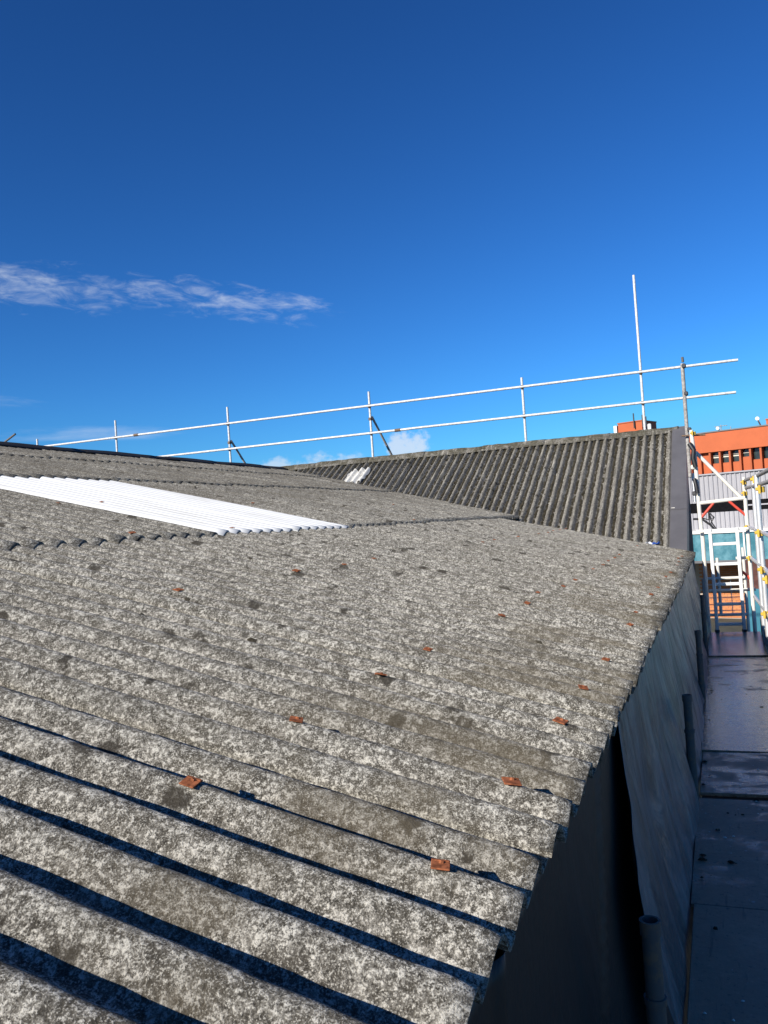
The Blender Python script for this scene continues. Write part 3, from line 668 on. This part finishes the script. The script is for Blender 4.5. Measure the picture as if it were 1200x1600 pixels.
# ribbed cladding
def clad(z0, z1, name):
    s = []; x = SL0; k = 0
    prof = [(0, 0), (.10, 0), (.125, .045), (.175, .045), (.20, 0)]
    while x < SR0:
        s += [(x + a, d) for a, d in prof[:-1]]; x += .2
    P = np.array([[FW(a, z, d + .03) for z in (z0, z1)] for a, d in s]); c = P.reshape(-1, 3).mean(0)
    link(name, grid_mesh(P - c, name, False), 'grey_clad', off, c)
zd1, zd0 = FP(1140, 783)[1], FP(1140, 799)[1]
clad(zd1, zob - .02, 'cladding'); clad(zw0 + .06, zd0, 'cladding')
fbox(SL0, SR0, zob - .06, zob + .0, .0, .14, 'sill_flashing', 'grey_clad')
fbox(SL0, SR0, zd0, zd1, -.5, .0, 'black_strip', 'strip_black'); fbox(FP(1166, 790)[0], SR0, (zd0 + zd1) / 2 - .03, (zd0 + zd1) / 2 + .03, .01, .05, 'rail', 'grey_clad')  # flush black strip; the dark depth of a recess is put into its colour
fbox(SL0, SR0, 0, zob - .07, -8, -.51, 'wall', 'wall_dark')
# glazed verandah on slim posts, brick below it
VD = 2.7; FO2 = FO + fn * VD
def FP2(u, v):
    p = onp(u, v, fn, FO2); return float((p - FO2) @ fd), float(p[2])
zw0 = FP2(1140, 831)[1]; zvb = FP2(1140, 879)[1]
fbox(SL0, SR0, zw0 - .03, zw0 + .09, -.4, VD + .08, 'verandah_head', 'white_frame')
s = FP2(1112.5, 850)[0] - 1.3 * 12
while s < SR0:
    fbox(s + .03, s + 1.27, zvb + .1, zw0 - .03, VD - .04, VD, 'pane', 'teal'); fbox(s - .03, s + .03, zvb + .1, zw0 - .03, VD - .06, VD + .05, 'mullion', 'white_frame')
    fbox(s - .04, s + .04, 0, zvb, VD - .1, VD - .02, 'verandah_post', 'white_frame') if int(round(s * 10)) % 4 == 0 and abs(s) > 3 else None
    s += 1.3
fbox(SL0, SR0, zvb, zvb + .10, -.35, VD + .06, 'verandah_sill', 'flashing')
ztb = FP(1140, 872)[1]
fbox(SL0, SR0, 0, zvb, -.50, -.35, 'mortar_wall', 'mortar')
# bricks of the visible stretch, shared mesh
bb = MB(); bb.box((0, 0, 0), (.225, .03, .07), None, .004); bme = bpy.data.meshes.new('brick'); bme.from_pydata(bb.v, [], bb.f); bme.update(); bme.materials.append(MT['brick'])
s0 = FP(1103, 940)[0]; s1 = FP(1168, 940)[0]; z = ztb - .06; r = 0; nb = 0
zlow = FP(1140, 961)[1]
rowsb = []
while z > max(.02, zlow - .25) and nb < 290:
    s = s0 - .1 - (.12 if r % 2 else 0)
    while s < s1 + .1 and nb < 290:
        link('brick', bme, None, off, FW(s, z, -.340), (0, 0, -FA)); s += .24; nb += 1
    z -= .085; r += 1
# roof plant and aerials
bx0, bx1 = FP(957, 663), FP(996, 663)
def plant(u0, u1, v0, v1, back, name, label):
    s0, _ = FP(u0, v0); s1, zt_ = FP(u1, v0)
    t = thing(name, label, 'roof plant', FW((s0 + s1) / 2, ztop, -back))
    fbox(s0, s1, ztop - .1, zt_, -back - 1.6, -back, 'casing', 'orange_paint', t); fbox(s0 - .02, s1 + .02, zt_, zt_ + .05, -back - 1.62, -back + .03, 'cap', 'orange_dark', t)
    return t, s0, s1, zt_
t, s0_, s1_, z_ = plant(959, 997, 657, 672, 0.4, 'plant_room', 'small orange plant room poking above the mossy ridge')
fbox(s0_ - .28, s0_ - .12, ztop - .1, z_ - .05, -1.4, -.5, 'panel_antenna', 'white_frame', t)
for ds, hh in ((-.35, .35), (.08, .22), (.25, .12)):
    b = MB(); p = FW(s1_ + ds, z_ - .3, -.3); b.tube(p, p + np.array([0, 0, .35 + hh]), .03, 8); b.build('aerial_mast', 'clamp_dark', t)
b = MB(); p = FW(s1_ + .42, z_ - .45, -.25); b.box(p, (.16, .16, .5), None, .03); b.build('panel_antenna', 'white_frame', t)
t2, _, _, z2_ = plant(1194, 1240, 650, 668, .2, 'stair_tower', 'tall orange stair tower rising above the office parapet')
def dish(u, v, r, label, back=.3):
    s, z = FP(u, v); c = FW(s, z, -back + .5)
    d = thing('satellite_dish', label, 'satellite dish', FW(s, ztop, -back))
    b = MB(); n = 16; V = [Vector((0, .06, 0))]; fs = []
    for k, (rr, yy) in enumerate(((.5, .045), (1, 0))):
        V += [Vector((math.cos(2 * math.pi * i / n) * rr * r, yy, math.sin(2 * math.pi * i / n) * rr * r)) for i in range(n)]
    fs += [(0, 1 + i, 1 + (i + 1) % n) for i in range(n)] + [(1 + i, 1 + n + i, 1 + n + (i + 1) % n, 1 + (i + 1) % n) for i in range(n)]
    b.add([Vector(c) + q for q in V], fs, True); ob = b.build('reflector', 'white_frame', d, c); ob.modifiers.new('t', 'SOLIDIFY').thickness = .02
    b = MB(); b.tube(c + np.array([0, .08, 0]), FW(s, ztop - .05, -back), .03, 8); b.build('mast', 'galv', d)
    return d
dish(1187, 654.5, .07, 'white dish bracketed beside the orange stair tower', .2)
dish(1120, 669, .06, 'small white dish among thin aerials above the orange parapet', .6)
ae = thing('roof_aerial', 'thin comb aerial on a mast above the orange parapet', 'aerial', FW(FP(1118, 668)[0], ztop, -.8))
s, z = FP(1116, 664.5); b = MB(); b.tube(FW(s, ztop, -.8), FW(s, z + .06, -.8), .018, 8); b.build('mast', 'aged_tube', ae)
b = MB(); b.tube(FW(s - .28, z, -.8), FW(s + .28, z, -.8), .012, 6); b.build('boom', 'aged_tube', ae)
for k in range(6):
    b = MB(); q = FW(s - .25 + k * .1, z, -.8); b.tube(q + np.array([0, -.15, 0]), q + np.array([0, .15, 0]), .008, 6); b.build('element', 'aged_tube', ae)
wp = thing('whip_aerial', 'single thin whip aerial above the orange parapet', 'aerial', FW(FP(1131.5, 668)[0], ztop, -.8))
s, z = FP(1131.5, 665); b = MB(); b.tube(FW(s, ztop, -.8), FW(s, z, -.8), .016, 8); b.build('whip', 'aged_tube', wp)

# ------------------------------------------------------------------ teal hoarding and brown canopy down in the yard
hY = 27.; hl = atY(1168, 960, hY); ht = float(atY(1185, 920, hY)[2])
hoard = thing('teal_hoarding', 'tall teal painted hoarding beyond the open side of the walkway', 'hoarding', (hl[0], hY, 0))
for k in range(8):
    x0 = hl[0] + k * 1.2; b = MB(); b.box((x0 + .6, hY, ht / 2), (1.19, .04, ht), None, .004); b.build('panel', 'teal_paint', hoard)
    b = MB(); b.box((x0 + .02, hY + .09, ht / 2 - .05), (.08, .09, ht - .1)); b.build('post', 'timber_pale', hoard)
cY = 31.; cl = atY(1164, 905, cY); ch = float(atY(1180, 890, cY)[2]); cb = float(atY(1180, 918, cY)[2])
can = thing('brown_canopy', 'dark red brown pitched canopy behind the teal hoarding', 'canopy', (cl[0] + 1, cY, 0))
b = MB(); w = 4.5; b.add([(cl[0], cY, cb), (cl[0] + w, cY, cb), (cl[0] + w, cY + 1.4, ch + .25), (cl[0], cY + 1.4, ch + .25), (cl[0], cY, cb - .1), (cl[0] + w, cY, cb - .1), (cl[0] + w, cY + 2.8, cb - .1), (cl[0], cY + 2.8, cb - .1), (cl[0], cY + 2.8, cb), (cl[0] + w, cY + 2.8, cb)],
    [(0, 1, 2, 3), (3, 2, 9, 8), (4, 5, 1, 0), (7, 6, 5, 4), (8, 9, 6, 7), (0, 3, 8, 7, 4), (1, 5, 6, 9, 2)]); b.build('roof', 'brown_roof', can)
for x in (.15, w - .15):
    for y in (.2, 2.6):
        b = MB(); b.box((cl[0] + x, cY + y, (cb - .1) / 2), (.12, .12, cb - .1)); b.build('post', 'clamp_dark', can)
print('fixings', nf, 'bricks', nb)
